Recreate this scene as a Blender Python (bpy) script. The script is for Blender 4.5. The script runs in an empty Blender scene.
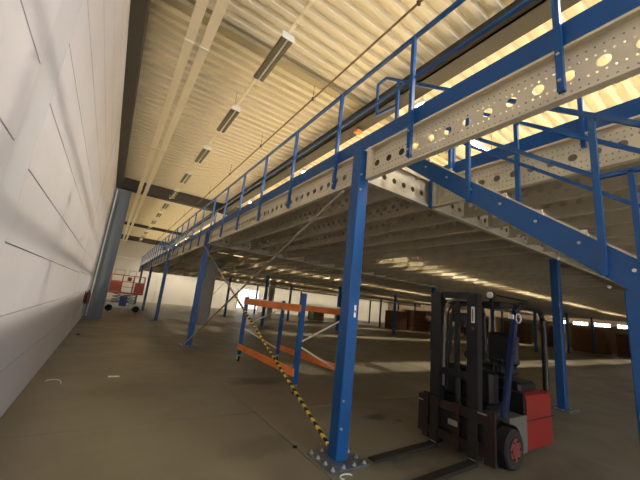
import bpy, math, random
from mathutils import Vector, Matrix
random.seed(7)
C = bpy.context.scene.collection
PI = math.pi

# ------------------------------------------------------------------ helpers
class MB:
    """collects shapes and links them as one mesh object"""
    def __init__(s): s.v = []; s.f = []
    def add(s, vs, fs, M=None):
        b = len(s.v)
        s.v += [tuple(M @ Vector(p)) if M else tuple(p) for p in vs]
        s.f += [tuple(b + i for i in f) for f in fs]
        return s
    def box(s, x0, x1, y0, y1, z0, z1, M=None):
        vs = [(x, y, z) for x in (x0, x1) for y in (y0, y1) for z in (z0, z1)]
        return s.add(vs, [(0,1,3,2),(4,6,7,5),(0,4,5,1),(2,3,7,6),(0,2,6,4),(1,5,7,3)], M)
    def bbox(s, x0, x1, y0, y1, z0, z1, b=.01, M=None):
        """box with its vertical and horizontal edges chamfered"""
        xs = (x0, x0+b, x1-b, x1); ys = (y0, y0+b, y1-b, y1)
        loops = []
        for z, i in ((z0, b), (z0+b, 0), (z1-b, 0), (z1, b)):
            X0, X1, Y0, Y1 = x0+i, x1-i, y0+i, y1-i
            c = b
            loops.append([(X0+c,Y0,z),(X1-c,Y0,z),(X1,Y0+c,z),(X1,Y1-c,z),(X1-c,Y1,z),(X0+c,Y1,z),(X0,Y1-c,z),(X0,Y0+c,z)])
        vs = [p for l in loops for p in l]; fs = [tuple(range(7,-1,-1)), tuple(range(24,32))]
        for k in range(3):
            for i in range(8):
                j = (i+1) % 8
                fs.append((k*8+i, k*8+j, k*8+8+j, k*8+8+i))
        return s.add(vs, fs, M)
    def tube(s, pts, r, n=8, closed=False, M=None):
        pts = [Vector(p) for p in pts]; N = len(pts); vs = []; fs = []
        for i, p in enumerate(pts):
            a = pts[i-1] if (i > 0 or closed) else None
            c = pts[(i+1) % N] if (i < N-1 or closed) else None
            d = ((p-a).normalized() if a is not None else Vector()) + ((c-p).normalized() if c is not None else Vector())
            if d.length < 1e-6: d = Vector((0,0,1))
            d.normalize()
            up = Vector((0,0,1)) if abs(d.z) < .9 else Vector((0,1,0))
            u = d.cross(up).normalized(); w = u.cross(d)
            rr = r[i] if isinstance(r, (list, tuple)) else r
            for k in range(n):
                t = 2*PI*k/n
                vs.append(p + (u*math.cos(t) + w*math.sin(t))*rr)
        segs = N if closed else N-1
        for i in range(segs):
            for k in range(n):
                a = i*n+k; b = i*n+(k+1) % n; c = ((i+1) % N)*n+(k+1) % n; d = ((i+1) % N)*n+k
                fs.append((a, b, c, d))
        if not closed:
            fs.append(tuple(range(n-1, -1, -1))); fs.append(tuple(range((N-1)*n, N*n)))
        return s.add(vs, fs, M)
    def bar(s, a, b, w, h, side=None):
        """rectangular bar from a to b; w along side, h across"""
        a = Vector(a); b = Vector(b); d = (b-a).normalized()
        sd = Vector(side) if side else (d.cross(Vector((0,0,1))) if abs(d.z) < .95 else Vector((1,0,0)))
        sd = (sd - d*sd.dot(d)).normalized(); up = sd.cross(d).normalized()
        vs = []
        for p in (a, b):
            for i, j in ((-1,-1),(1,-1),(1,1),(-1,1)):
                vs.append(p + sd*w/2*i + up*h/2*j)
        return s.add(vs, [(3,2,1,0),(4,5,6,7),(0,1,5,4),(1,2,6,5),(2,3,7,6),(3,0,4,7)])
    def lathe(s, prof, n=20, axis='Z', c=(0,0,0)):
        vs = []; fs = []; N = len(prof)
        for r, h in prof:
            for k in range(n):
                t = 2*PI*k/n; a, b = r*math.cos(t), r*math.sin(t)
                p = {'Z': (a, b, h), 'Y': (a, h, b), 'X': (h, a, b)}[axis]
                vs.append((p[0]+c[0], p[1]+c[1], p[2]+c[2]))
        for i in range(N-1):
            for k in range(n):
                j = (k+1) % n
                fs.append((i*n+k, i*n+j, (i+1)*n+j, (i+1)*n+k))
        fs.append(tuple(range(n))); fs.append(tuple(range((N-1)*n, N*n)))
        return s.add(vs, fs)
    def prism(s, poly, y0, y1, M=None):
        """polygon in x,z extruded along y"""
        n = len(poly)
        vs = [(x, y0, z) for x, z in poly] + [(x, y1, z) for x, z in poly]
        fs = [tuple(range(n)), tuple(range(2*n-1, n-1, -1))] + [(i, (i+1) % n, n+(i+1) % n, n+i) for i in range(n)]
        return s.add(vs, fs, M)
    def mesh(s, name, m, smooth=False):
        me = bpy.data.meshes.new(name); me.from_pydata(s.v, [], s.f)
        import bmesh as _b
        bm = _b.new(); bm.from_mesh(me); _b.ops.recalc_face_normals(bm, faces=bm.faces); bm.to_mesh(me); bm.free()
        if smooth:
            for p in me.polygons: p.use_smooth = True
        if m: me.materials.append(m)
        me.update(); return me
    def build(s, name, m, parent=None, smooth=False, label=None):
        o = bpy.data.objects.new(name, s.mesh(name, m, smooth)); C.objects.link(o)
        if parent: o.parent = parent
        if label: o['label'] = label
        if smooth:
            try:
                md = o.modifiers.new('es', 'EDGE_SPLIT'); md.split_angle = math.radians(40)
            except Exception: pass
        return o

def tag(o, label=None, cat=None, group=None, kind=None):
    if label: o['label'] = label
    if cat: o['category'] = cat
    if group: o['group'] = group
    if kind: o['kind'] = kind
    return o
def empty(name, loc=(0,0,0), label=None, cat=None, group=None, rz=0):
    o = bpy.data.objects.new(name, None); C.objects.link(o); o.location = loc; o.rotation_euler = (0,0,rz)
    o.empty_display_size = .1
    return tag(o, label, cat, group)
def copy_tree(o, parent=None):
    c = o.copy(); C.objects.link(c); c.parent = parent
    for ch in list(o.children): copy_tree(ch, c)
    return c
def inst(name, me, loc, parent=None):
    o = bpy.data.objects.new(name, me); C.objects.link(o); o.location = loc
    if parent: o.parent = parent
    return o
ORD = ['first','second','third','fourth','fifth','sixth','seventh','eighth','ninth','tenth','eleventh','twelfth']

# ------------------------------------------------------------------ materials
def lin(c): return tuple((v/255/12.92 if v/255 <= .04045 else ((v/255+.055)/1.055)**2.4) for v in c)
def mat(name, col, rough=.5, metal=0, noise=0, nscale=4, bump=0, bscale=40, dirt=None, dirtamt=.3, dscale=2, spec=.5):
    m = bpy.data.materials.new(name); m.use_nodes = True; nt = m.node_tree; b = nt.nodes['Principled BSDF']
    rgb = (*lin(col), 1)
    b.inputs['Base Color'].default_value = rgb; b.inputs['Roughness'].default_value = rough; b.inputs['Metallic'].default_value = metal
    b.inputs['Specular IOR Level'].default_value = spec
    tc = nt.nodes.new('ShaderNodeTexCoord')
    if noise or dirt:
        n = nt.nodes.new('ShaderNodeTexNoise'); n.inputs['Scale'].default_value = nscale; n.inputs['Detail'].default_value = 5
        nt.links.new(tc.outputs['Object'], n.inputs['Vector'])
        mr = nt.nodes.new('ShaderNodeMapRange'); mr.inputs[3].default_value = 1-noise; mr.inputs[4].default_value = 1+noise
        nt.links.new(n.outputs['Fac'], mr.inputs[0])
        mx = nt.nodes.new('ShaderNodeVectorMath'); mx.operation = 'SCALE'; mx.inputs[0].default_value = rgb[:3]
        nt.links.new(mr.outputs[0], mx.inputs['Scale']); out = mx.outputs[0]
        if dirt:
            n2 = nt.nodes.new('ShaderNodeTexNoise'); n2.inputs['Scale'].default_value = dscale; n2.inputs['Detail'].default_value = 8; n2.inputs['Roughness'].default_value = .65
            nt.links.new(tc.outputs['Object'], n2.inputs['Vector'])
            r2 = nt.nodes.new('ShaderNodeMapRange'); r2.inputs[1].default_value = .48; r2.inputs[2].default_value = .72; r2.inputs[4].default_value = dirtamt
            nt.links.new(n2.outputs['Fac'], r2.inputs[0])
            mm = nt.nodes.new('ShaderNodeMix'); mm.data_type = 'RGBA'; mm.inputs[7].default_value = (*lin(dirt), 1)
            nt.links.new(out, mm.inputs[6]); nt.links.new(r2.outputs[0], mm.inputs[0]); out = mm.outputs[2]
        nt.links.new(out, b.inputs['Base Color'])
    if bump:
        n3 = nt.nodes.new('ShaderNodeTexNoise'); n3.inputs['Scale'].default_value = bscale; n3.inputs['Detail'].default_value = 4
        nt.links.new(tc.outputs['Object'], n3.inputs['Vector'])
        bp = nt.nodes.new('ShaderNodeBump'); bp.inputs['Strength'].default_value = bump; bp.inputs['Distance'].default_value = .01
        nt.links.new(n3.outputs['Fac'], bp.inputs['Height']); nt.links.new(bp.outputs['Normal'], b.inputs['Normal'])
    return m
def emis(name, col, s):
    m = bpy.data.materials.new(name); m.use_nodes = True; nt = m.node_tree; b = nt.nodes['Principled BSDF']
    b.inputs['Base Color'].default_value = (.8,.8,.8,1); b.inputs['Emission Color'].default_value = (*lin(col), 1); b.inputs['Emission Strength'].default_value = s
    return m

BLUE = mat('blue_paint', (8, 77, 136), .38, 0, .08, 3, dirt=(20, 55, 100), dirtamt=.25, dscale=5)
GALV = mat('galvanised_steel', (222, 210, 180), .5, .1, .08, 6, dirt=(140, 132, 115), dirtamt=.3, dscale=3)
GALVD = mat('galvanised_joist', (212, 201, 172), .6, .1, .08, 5, dirt=(120, 112, 95), dirtamt=.35, dscale=3)
DECKM = mat('deck_board', (206, 194, 166), .75, 0, .1, 2, dirt=(110, 98, 76), dirtamt=.3, dscale=1.5)
ROOFM = mat('roof_sheet', (222, 214, 192), .6, 0, .03, 1)
WALLM = None
GREY = mat('grey_steel', (98, 102, 100), .55, .1, .08, 2)
COLG = mat('column_grey_paint', (114, 124, 132), .55, 0, .06, 2, dirt=(90, 96, 100), dirtamt=.3)
CREAM = mat('cream_tray', (236, 226, 198), .5, 0, .04, 2)
WHITE = mat('white_enamel', (225, 222, 212), .4, 0, .03, 3)
BLACK = mat('black_paint', (20, 20, 20), .45, 0, .1, 6)
DKGREY = mat('mast_steel', (36, 35, 33), .45, .3, .12, 6)
RUBBER = mat('rubber', (34, 33, 31), .8, 0, .15, 10, bump=.3)
RED = mat('red_paint', (132, 32, 26), .42, 0, .08, 3, dirt=(110, 26, 20), dirtamt=.4, dscale=4)
REDHUB = mat('red_hub', (118, 50, 42), .6, 0, .15, 8)
ORANGE = mat('orange_beam', (246, 134, 62), .45, 0, .08, 3, dirt=(150, 70, 30), dirtamt=.25)
ORRED = mat('lift_orange', (200, 92, 70), .5, 0, .06, 3)
RUST = mat('carriage_steel', (48, 31, 25), .6, .2, .2, 6)
STEEL = mat('bare_steel', (190, 188, 182), .3, .8, .05, 8)
PLATE = mat('base_plate_steel', (112, 118, 124), .45, .5, .15, 12, dirt=(60, 60, 58), dirtamt=.5, dscale=14)
PIPE = mat('brown_pipe', (110, 92, 66), .5, .2, .08, 3)
SEATM = mat('seat_vinyl', (24, 24, 25), .6, 0, .1, 6)
CARD = mat('cardboard', (128, 92, 60), .85, 0, .15, 2)
WOOD = mat('pallet_wood', (120, 84, 54), .85, 0, .25, 5)
PAPER = mat('paper', (235, 232, 222), .8)
LOUVER = mat('louver_grey', (104, 98, 86), .35, .6, .05, 3)
CHROME = mat('blue_chrome', (70, 90, 140), .2, .8)
DAY = emis('added_light_pane', (236, 240, 255), 10)
DAY2 = emis('daylight_strip', (245, 248, 255), 5)
LAMP = emis('lamp_disc', (255, 240, 210), 60)

def tape_material():
    m = mat('hazard_tape', (230, 200, 40), .5); nt = m.node_tree; b = nt.nodes['Principled BSDF']
    tc = nt.nodes.new('ShaderNodeTexCoord'); sp = nt.nodes.new('ShaderNodeSeparateXYZ'); nt.links.new(tc.outputs['Object'], sp.inputs[0])
    ad = nt.nodes.new('ShaderNodeMath'); ad.operation = 'ADD'; nt.links.new(sp.outputs['Y'], ad.inputs[0]); nt.links.new(sp.outputs['X'], ad.inputs[1])
    sc = nt.nodes.new('ShaderNodeMath'); sc.operation = 'MULTIPLY'; sc.inputs[1].default_value = 9.0; nt.links.new(ad.outputs[0], sc.inputs[0])
    fr = nt.nodes.new('ShaderNodeMath'); fr.operation = 'FRACT'; nt.links.new(sc.outputs[0], fr.inputs[0])
    gt = nt.nodes.new('ShaderNodeMath'); gt.operation = 'GREATER_THAN'; gt.inputs[1].default_value = .5; nt.links.new(fr.outputs[0], gt.inputs[0])
    mx = nt.nodes.new('ShaderNodeMix'); mx.data_type = 'RGBA'; mx.inputs[6].default_value = (*lin((18,18,16)),1); mx.inputs[7].default_value = (*lin((222,190,70)),1)
    nt.links.new(gt.outputs[0], mx.inputs[0]); nt.links.new(mx.outputs[2], b.inputs['Base Color'])
    return m
TAPE = tape_material()

def punched(name, base, H):
    """steel sheet with rows of small holes punched through it and dark dimples near the flanges"""
    m = base.copy(); m.name = name; nt = m.node_tree; b = nt.nodes['Principled BSDF']
    out = [n for n in nt.nodes if n.type == 'OUTPUT_MATERIAL'][0]
    tc = nt.nodes.new('ShaderNodeTexCoord'); sp = nt.nodes.new('ShaderNodeSeparateXYZ'); nt.links.new(tc.outputs['Object'], sp.inputs[0])
    def M(op, a, bb=None):
        n = nt.nodes.new('ShaderNodeMath'); n.operation = op
        for i, q in enumerate((a, bb)):
            if q is None: continue
            if isinstance(q, (int, float)): n.inputs[i].default_value = q
            else: nt.links.new(q, n.inputs[i])
        return n.outputs[0]
    y = M('SUBTRACT', M('FRACT', M('ADD', M('DIVIDE', sp.outputs['Y'], .05), 200.5)), .5); y = M('MULTIPLY', y, .05)
    az = M('ABSOLUTE', M('SUBTRACT', sp.outputs['Z'], H/2))
    def row(off, r):
        dz = M('SUBTRACT', az, off)
        return M('LESS_THAN', M('ADD', M('MULTIPLY', y, y), M('MULTIPLY', dz, dz)), r*r)
    hole = row(.068, .0075); dim = row(.135, .007)
    c_in = b.inputs['Base Color'].links[0].from_socket
    mx = nt.nodes.new('ShaderNodeMix'); mx.data_type = 'RGBA'; mx.inputs[7].default_value = (*lin((120,112,96)),1)
    nt.links.new(c_in, mx.inputs[6]); nt.links.new(dim, mx.inputs[0]); nt.links.new(mx.outputs[2], b.inputs['Base Color'])
    tr = nt.nodes.new('ShaderNodeBsdfTransparent'); ms = nt.nodes.new('ShaderNodeMixShader')
    nt.links.new(hole, ms.inputs[0]); nt.links.new(b.outputs[0], ms.inputs[1]); nt.links.new(tr.outputs[0], ms.inputs[2]); nt.links.new(ms.outputs[0], out.inputs[0])
    return m
BH = .43           # depth of the cold-formed beams
PUNCH = punched('punched_steel', GALV, BH)

def wall_material():
    m = mat('wall_concrete', (212, 211, 218), .7, 0, .03, .6, bump=.08, bscale=30, dirt=(176, 172, 168), dirtamt=.22, dscale=.5)
    return m
WALLM = wall_material()
def floor_material():
    m = mat('floor_concrete', (124, 115, 93), .42, 0, .10, .7, bump=.12, bscale=6, dirt=(84, 76, 60), dirtamt=.5, dscale=.45)
    nt = m.node_tree; b = nt.nodes['Principled BSDF']
    tc = nt.nodes.new('ShaderNodeTexCoord')
    cur = b.inputs['Base Color'].links[0].from_socket
    # oil stains with a shape of their own
    for (x, y, rx, ry, a) in ((2.95, 6.25, .75, .35, .75), (3.9, 3.85, .28, .13, .8), (4.15, 3.62, .1, .06, .8), (3.3, 2.6, .6, .22, .45), (1.8, 3.5, .5, .3, .3), (4.6, 1.6, 1.2, .3, .35), (.9, 6, .9, .5, .25)):
        mp = nt.nodes.new('ShaderNodeMapping'); mp.vector_type = 'POINT'
        mp.inputs['Location'].default_value = (-x/rx, -y/ry, 0); mp.inputs['Scale'].default_value = (1/rx, 1/ry, 0)
        nt.links.new(tc.outputs['Object'], mp.inputs[0])
        nz = nt.nodes.new('ShaderNodeTexNoise'); nz.inputs['Scale'].default_value = 5; nt.links.new(tc.outputs['Object'], nz.inputs['Vector'])
        ln = nt.nodes.new('ShaderNodeVectorMath'); ln.operation = 'LENGTH'; nt.links.new(mp.outputs[0], ln.inputs[0])
        ad = nt.nodes.new('ShaderNodeMath'); ad.operation = 'ADD'; nt.links.new(ln.outputs['Value'], ad.inputs[0]); nt.links.new(nz.outputs['Fac'], ad.inputs[1])
        mr = nt.nodes.new('ShaderNodeMapRange'); mr.inputs[1].default_value = 1.0; mr.inputs[2].default_value = 1.6; mr.inputs[3].default_value = a; mr.inputs[4].default_value = 0
        nt.links.new(ad.outputs[0], mr.inputs[0])
        mx = nt.nodes.new('ShaderNodeMix'); mx.data_type = 'RGBA'; mx.inputs[7].default_value = (*lin((46,38,28)),1)
        nt.links.new(cur, mx.inputs[6]); nt.links.new(mr.outputs[0], mx.inputs[0]); cur = mx.outputs[2]
    nt.links.new(cur, b.inputs['Base Color'])
    nz = nt.nodes.new('ShaderNodeTexNoise'); nz.inputs['Scale'].default_value = 1.3; nz.inputs['Detail'].default_value = 5; nt.links.new(tc.outputs['Object'], nz.inputs['Vector'])
    mr = nt.nodes.new('ShaderNodeMapRange'); mr.inputs[3].default_value = .28; mr.inputs[4].default_value = .6; nt.links.new(nz.outputs['Fac'], mr.inputs[0])
    nt.links.new(mr.outputs[0], b.inputs['Roughness'])
    return m
FLOORM = floor_material()

# ------------------------------------------------------------------ setting
XL, XR, YB, YF, ZC = -.70, 45.0, -9.0, 43.0, 7.05
def struct(name, b, m): return tag(b.build(name, m), kind='structure')
fl = MB()
# slabs with sawn joints between them
xs = [XL-.3, 2.14, 8.2, 14.2, 20.2, 26.2, 32.2, 38.2, XR+.3]; ys = [YB-.3, -3.1, 3.35+1.2, 12.3, 20.0, 27.8, 35.5, YF+.3]
g = .006
fl.box(XL-.3, XR+.3, YB-.3, YF+.3, -.2, -.012)
for i in range(len(xs)-1):
    for j in range(len(ys)-1):
        fl.box(xs[i]+g, xs[i+1]-g, ys[j]+g, ys[j+1]-g, -.02, 0)
struct('floor', fl, FLOORM)

# left wall: horizontal concrete panels, each bay with chamfered seams, wide recessed posts between bays
w = MB(); w.box(XL-.3, XL-.03, YB, YF, 0, ZC+.1)
bays = [(-6.9, -.0-4.9+.0), ]
joints = [-5.0, 2.98, 10.6, 18.4, 26.2, 34.0]
edges = [YB] + joints + [YF]
for k in range(len(edges)-1):
    a = edges[k] + (.25 if k else 0); b_ = edges[k+1] - (.25 if k < len(edges)-2 else 0)
    z0 = .10 if k % 2 else .06; z = 0
    hs = [0] + [z0 + .59*i for i in range(1, 12)] + [ZC+.1]
    for i in range(len(hs)-1):
        s_ = .006
        w.bbox(XL-.04, XL, a, b_, hs[i]+s_, hs[i+1]-s_, .002)

struct('wall_left', w, WALLM)
JM = mat('wall_joint_mortar', (202, 203, 210), .75, 0, .03, 1)
for q, yj in enumerate(joints): struct(f'trim_{q+5}', MB().box(XL-.029, XL-.001, yj-.249, yj+.249, 0, ZC+.1), JM)
WALLF = mat('wall_far_paint', (208, 204, 194), .75, 0, .04, .5, dirt=(150,146,136), dirtamt=.3, dscale=.4)
w = MB(); w.box(XL-.3, XR+.3, YF, YF+.3, 0, ZC+.1)
for x in range(5, 45, 5): w.box(x-.15, x+.15, YF-.06, YF, 0, ZC+.05)
w.box(XL, XR, YF-.04, YF, 5.6, 5.75)
struct('wall_far', w, WALLF)
# right wall with a band of clerestory windows
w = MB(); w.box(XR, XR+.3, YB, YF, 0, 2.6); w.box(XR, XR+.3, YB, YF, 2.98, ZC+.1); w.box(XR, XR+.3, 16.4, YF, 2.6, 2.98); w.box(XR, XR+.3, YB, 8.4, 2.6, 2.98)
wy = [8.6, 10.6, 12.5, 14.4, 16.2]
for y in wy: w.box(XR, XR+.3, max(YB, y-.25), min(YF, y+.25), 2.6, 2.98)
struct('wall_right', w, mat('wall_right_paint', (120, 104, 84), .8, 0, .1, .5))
n = 1
for i in range(len(wy)-1):
    y0, y1 = wy[i]+.25, wy[i+1]-.25
    if y1-y0 < .5: continue
    p = struct(f'window_{n}', MB().box(XR+.12, XR+.16, y0, y1, 2.6, 2.98), DAY2)
    f = MB()
    for q in range(0, 5):
        yy = y0 + (y1-y0)*q/4; f.box(XR+.06, XR+.119, max(y0, yy-.03), min(y1, yy+.03), 2.6, 2.98)
    f.box(XR+.06, XR+.118, y0, y1, 2.6, 2.62); f.box(XR+.06, XR+.118, y0, y1, 2.96, 2.979)
    f.build('window_frame', GREY, p); n += 1
# wall behind the viewpoint with an unseen glowing window band, added to light the hall
WX0, WX1, WZ0, WZ1 = -.3, 13.0, 4.3, 6.7
w = MB(); w.box(XL-.3, WX0, YB-.3, YB, 0, ZC+.1); w.box(WX1, XR+.3, YB-.3, YB, 0, ZC+.1); w.box(WX0, WX1, YB-.3, YB, WZ1, ZC+.1); w.box(WX0, WX1, YB-.3, YB, 0, WZ0)
struct('wall_behind', w, WALLF)
d = struct('window_30', MB().box(WX0, WX1, YB-.18, YB-.14, WZ0, WZ1), DAY)
f = MB()
for q in range(8): f.box(WX0+1.9*q-.03, WX0+1.9*q+.03, YB-.139, YB-.1, WZ0, WZ1) if q < 7 else None
f.box(WX0, WX1, YB-.139, YB-.101, 5.45, 5.51)
f.build('window_frame', GREY, d)
tag(MB().box(1.2, 10.0, YB+.002, YB+.03, .3, 3.2).build('window_31', emis('added_low_glow', (236, 240, 255), 2.6)), kind='structure')  # unseen glowing panel with frame, added to brighten the space under the deck
f = MB()
for q in range(6): f.box(1.2+1.76*q-.03, 1.2+1.76*q+.03, YB+.031, YB+.07, .3, 3.2)
f.box(1.2, 10.0, YB+.031, YB+.069, 1.7, 1.76); f.build('window_frame', GREY, bpy.data.objects['window_31'])
# small bright doorway and roller door in the far wall
tag(MB().box(15.2, 18.4, YF-.05, YF-.01, .3, 2.9).build('window_20', emis('far_window', (235, 240, 250), 1.0)), kind='structure')
f = MB()
for x in (15.2, 16.8, 18.4): f.box(x-.05, x+.05, YF-.09, YF-.051, .25, 2.95)
f.box(15.2, 18.4, YF-.09, YF-.052, 1.6, 1.68)
f.build('window_frame', GREY, bpy.data.objects['window_20'])

# ceiling: trapezoidal steel sheet, ribs run across the hall
c = MB(); pitch = .28; n = int((YF-YB)/pitch); prof = []
for i in range(n+1):
    y = YB + i*pitch
    prof += [(y, ZC), (y+.10, ZC), (y+.13, ZC+.10), (y+.25, ZC+.10)]
vs = [(XL-.2, y, z) for y, z in prof] + [(XR+.2, y, z) for y, z in prof]; N = len(prof)
c.add(vs, [(i, i+1, N+i+1, N+i) for i in range(N-1)])
struct('ceiling', c, ROOFM)
struct('trim_1', MB().box(XL-.02, XL+.27, YB, YF, 6.62, ZC-.003), mat('eaves_channel', (74, 72, 62), .6, 0, .05, 2))

# ------------------------------------------------------------------ roof steel
def ibeam_x(b, x0, x1, yc, z0, z1, w, t=.025):
    b.box(x0, x1, yc-w/2, yc+w/2, z0, z0+t); b.box(x0, x1, yc-w/2, yc+w/2, z1-t, z1); b.box(x0, x1, yc-.012, yc+.012, z0+t, z1-t)
def ibeam_y(b, y0, y1, xc, z0, z1, w, t=.025):
    b.box(xc-w/2, xc+w/2, y0, y1, z0, z0+t); b.box(xc-w/2, xc+w/2, y0, y1, z1-t, z1); b.box(xc-.012, xc+.012, y0, y1, z0+t, z1-t)
RB = mat('roof_beam_grey', (66, 62, 52), .6, .1, .06, 2)
RBL = mat('roof_purlin_beige', (160, 148, 118), .6, .1, .06, 2)
for y, z0, z1, wd, m, lab in ((5.75, 6.84, 7.045, .2, RBL, 'shallow beige-grey roof purlin crossing behind the twin cream cable trays, above the first strip lamp'),
                      (18.45, 6.45, 7.045, .34, RB, 'deep dark grey roof beam meeting the tall grey column against the white wall'),
                      (31.2, 6.80, 7.045, .2, RB, 'thin dark roof beam crossing the ceiling, next one beyond the deep beam'),
                      (39.4, 6.55, 7.045, .3, RB, 'dark roof beam close to the white end wall')):
    b = MB(); ibeam_x(b, XL+.29, XR-.05, y, z0, z1, wd)
    if y == 18.45: b.box(XL+.29, XR-.05, y-.17, y-.13, z0, z1-.04)
    tag(b.build('roof_beam', m), lab, 'beam')
b = MB(); ibeam_y(b, YB+.05, 18.25, 4.77, 6.46, 6.835, .40); b.box(4.57, 4.60, YB+.05, 18.25, 6.46, 6.83)
GIRD = mat('girder_grey', (50, 47, 40), .6, .1, .06, 2)
tag(b.build('roof_girder', GIRD), 'long grey girder running lengthwise under the ceiling above the blue guard rail', 'beam')
b = MB(); ibeam_y(b, 18.65, YF-.1, 4.77, 6.46, 6.54+.25, .40); 
tag(b.build('roof_girder', RB), 'far stretch of the long grey girder, beyond the deep cross beam', 'beam')

def hcolumn(name, x0, x1, y0, y1, z1, m, lab, cat='column'):
    r = empty(name, ((x0+x1)/2, (y0+y1)/2, 0), lab, cat)
    hx, hy = (x1-x0)/2, (y1-y0)/2; b = MB()
    b.box(-hx, -hx+.03, -hy, hy, 0, z1); b.box(hx-.03, hx, -hy, hy, 0, z1); b.box(-hx+.03, hx-.03, -.03, .03, 0, z1)
    b.build('shaft', m, r)
    return r
COLL = mat('pale_column_paint', (172, 172, 166), .6, 0, .06, 2)
col = hcolumn('wall_column', -.66, .05, 18.25, 18.65, 6.44, COLG, 'tall grey steel column standing against the white side wall')
MB().box(-.29, -.24, -.20, -.10, .1, 6.3).build('flange_light_strip', WHITE, col)  # pale strip added to imitate light along a flange edge
MB().box(-.12, .10, -.19, -.17, .0, 6.3).build('flange_tone_plate', mat('plate_grey', (104, 112, 116), .55), col)  # plate added to imitate the light and dark bands of the flanges
MB().tube([(.33, -.1, 3.02), (1.2, -.1, 3.0)], .025).build('bracket_arm', WHITE, col)
hcolumn('steel_column', 4.45, 5.02, 18.25, 18.65, 6.44, COLL, 'broad grey steel column rising through the deck behind the brace wires')
hcolumn('steel_column', 14.45, 15.02, 31.0, 31.4, 6.7, COLL, 'distant grey steel column under the deck near the bright end window')

# cable trays
for x0, x1, lab in ((.26, .43, 'flat cream cable tray under the ceiling, the one nearer the white wall'), (.54, .71, 'flat cream cable tray under the ceiling, the one nearer the strip lamps')):
    r = empty('cable_tray', ((x0+x1)/2, 0, 6.36), lab, 'cable tray')
    h = (x1-x0)/2
    MB().box(-h, h, YB+.1, 39, 0, .012).box(-h, -h+.012, YB+.1, 39, .012, .06).box(h-.012, h, YB+.1, 39, .012, .06).build('tray', CREAM, r)
    for i in range(8):
        y = -5.5 + 5.7*i
        MB().box(-h-.01, h+.01, y-.02, y+.02, -.025, -.001).tube([(h+.006, y, -.02), (h+.006, y, .66)], .006, 5).build('hanger', CREAM, r)
# pipe
r = empty('sprinkler_pipe', (3.25, 0, 6.6), 'thin brown pipe running lengthwise under the ceiling between strip lamps and guard rail', 'pipe')
MB().tube([(0, YB+.2, 0), (0, 38.5, 0)], .022, 8).build('pipe_run', PIPE, r, True)
for i in range(14):
    y = -6.8 + 3.2*i
    MB().box(-.03, .03, y-.02, y+.02, -.035, .035).tube([(0, y, .03), (0, y, .43)], .006, 5).build('pipe_clamp', DKGREY, r)
for i in range(7):
    y = 5.9 + 5.1*i - 10.2
    MB().tube([(0, y, -.02), (0, y, -.06)], .012, 6).lathe([(.03, -.07), (.03, -.062)], 10, 'Z', (0, y, 0)).build('sprinkler_head', STEEL, r)

# unlit strip lamps along a trunking
r = empty('lamp_trunking', (1.83, 0, 6.52), 'narrow cream trunking that carries the row of strip lamps', 'trunking')
MB().box(-.03, .03, YB+.3, 38, -.02, .02).build('channel', CREAM, r)
for i in range(10):
    y = -7 + 4.9*i; MB().tube([(0, y, .02), (0, y, .52)], .004, 5).build('suspension_wire', DKGREY, r)
first = None
for k in range(-2, 12):
    y = 4.6 + 2.86*k
    if first is None:
        r = empty('strip_lamp', (1.83, y, 6.37)); L = 1.45
        MB().box(-.05, .05, .02, L-.02, .07, .125).build('housing', WHITE, r)
        MB().bbox(-.115, -.012, .03, L-.03, .0, .07, .01).build('reflector', LOUVER, r)
        MB().bbox(.035, .115, .03, L-.03, .0, .07, .01).build('reflector', LOUVER, r)
        MB().tube([(.012, .04, .02), (.012, L-.04, .02)], .018, 8).build('lamp_tube', WHITE, r, True)
        MB().bbox(-.13, .13, 0, .03, -.01, .13, .01).build('end_cap', WHITE, r)
        MB().bbox(-.13, .13, L-.03, L, -.01, .13, .01).build('end_cap', WHITE, r)
        first = r
    else:
        r = copy_tree(first); r.location = (1.83, y, 6.37)
    nm = {-2: None, -1: None}
    if k < 0: lab = 'unlit strip lamp on the trunking before the first one in view'
    else: lab = f'unlit grey-louvred strip lamp, {ORD[k]} in the row from the big one near the twin trays'
    tag(r, lab, 'lamp', 'unlit strip lamps on the trunking')

# lit high-bay lamps
def highbay(x, y, lab, proto=[None]):
    if proto[0] is None:
        r = empty('high_bay_lamp', (x, y, 6.28))
        MB().lathe([(.17, 0), (.19, .03), (.16, .08), (.07, .13), (.05, .2)], 20).build('lamp_housing', WHITE, r, True)
        MB().lathe([(.15, -.012), (.155, -.001)], 20).build('lamp_lens', LAMP, r)
        MB().tube([(0, 0, .2), (0, 0, .765)], .005, 5).build('suspension_wire', DKGREY, r)
        proto[0] = r
    else:
        r = copy_tree(proto[0]); r.location = (x, y, 6.28)
    tag(r, lab, 'lamp', 'lit high-bay lamps above the deck')
    return r
POW = 300
def bulb(h, e, z=-.03):
    ld = bpy.data.lights.new('bulb', 'SPOT'); ld.energy = e; ld.color = (1, .90, .74); ld.spot_size = math.radians(165); ld.spot_blend = .6; ld.shadow_soft_size = .14
    lo = bpy.data.objects.new('bulb', ld); C.objects.link(lo); lo.parent = h; lo.location = (0, 0, z)
for k in range(-2, 8):
    y = 4.15 + 5.1*k
    lab = f'lit round high-bay lamp above the guard rail, {ORD[max(k,0)]} of its row going away' if k >= 0 else 'lit round high-bay lamp above the staircase, out to the side'
    bulb(highbay(5.1, y, lab), POW)
for x in (9.4, 15.5, 21.5, 28.3, 35.3, 41.5):  # added lamps, hidden by the deck, that push light through its slots
    for y in [-2.0] + [7.2, 15.3, 23.3, 31.0, 38.0]:
        bulb(highbay(x, y, 'added high-bay lamp hidden above the deck, lighting its slots and underside'), POW*2.2)
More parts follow.
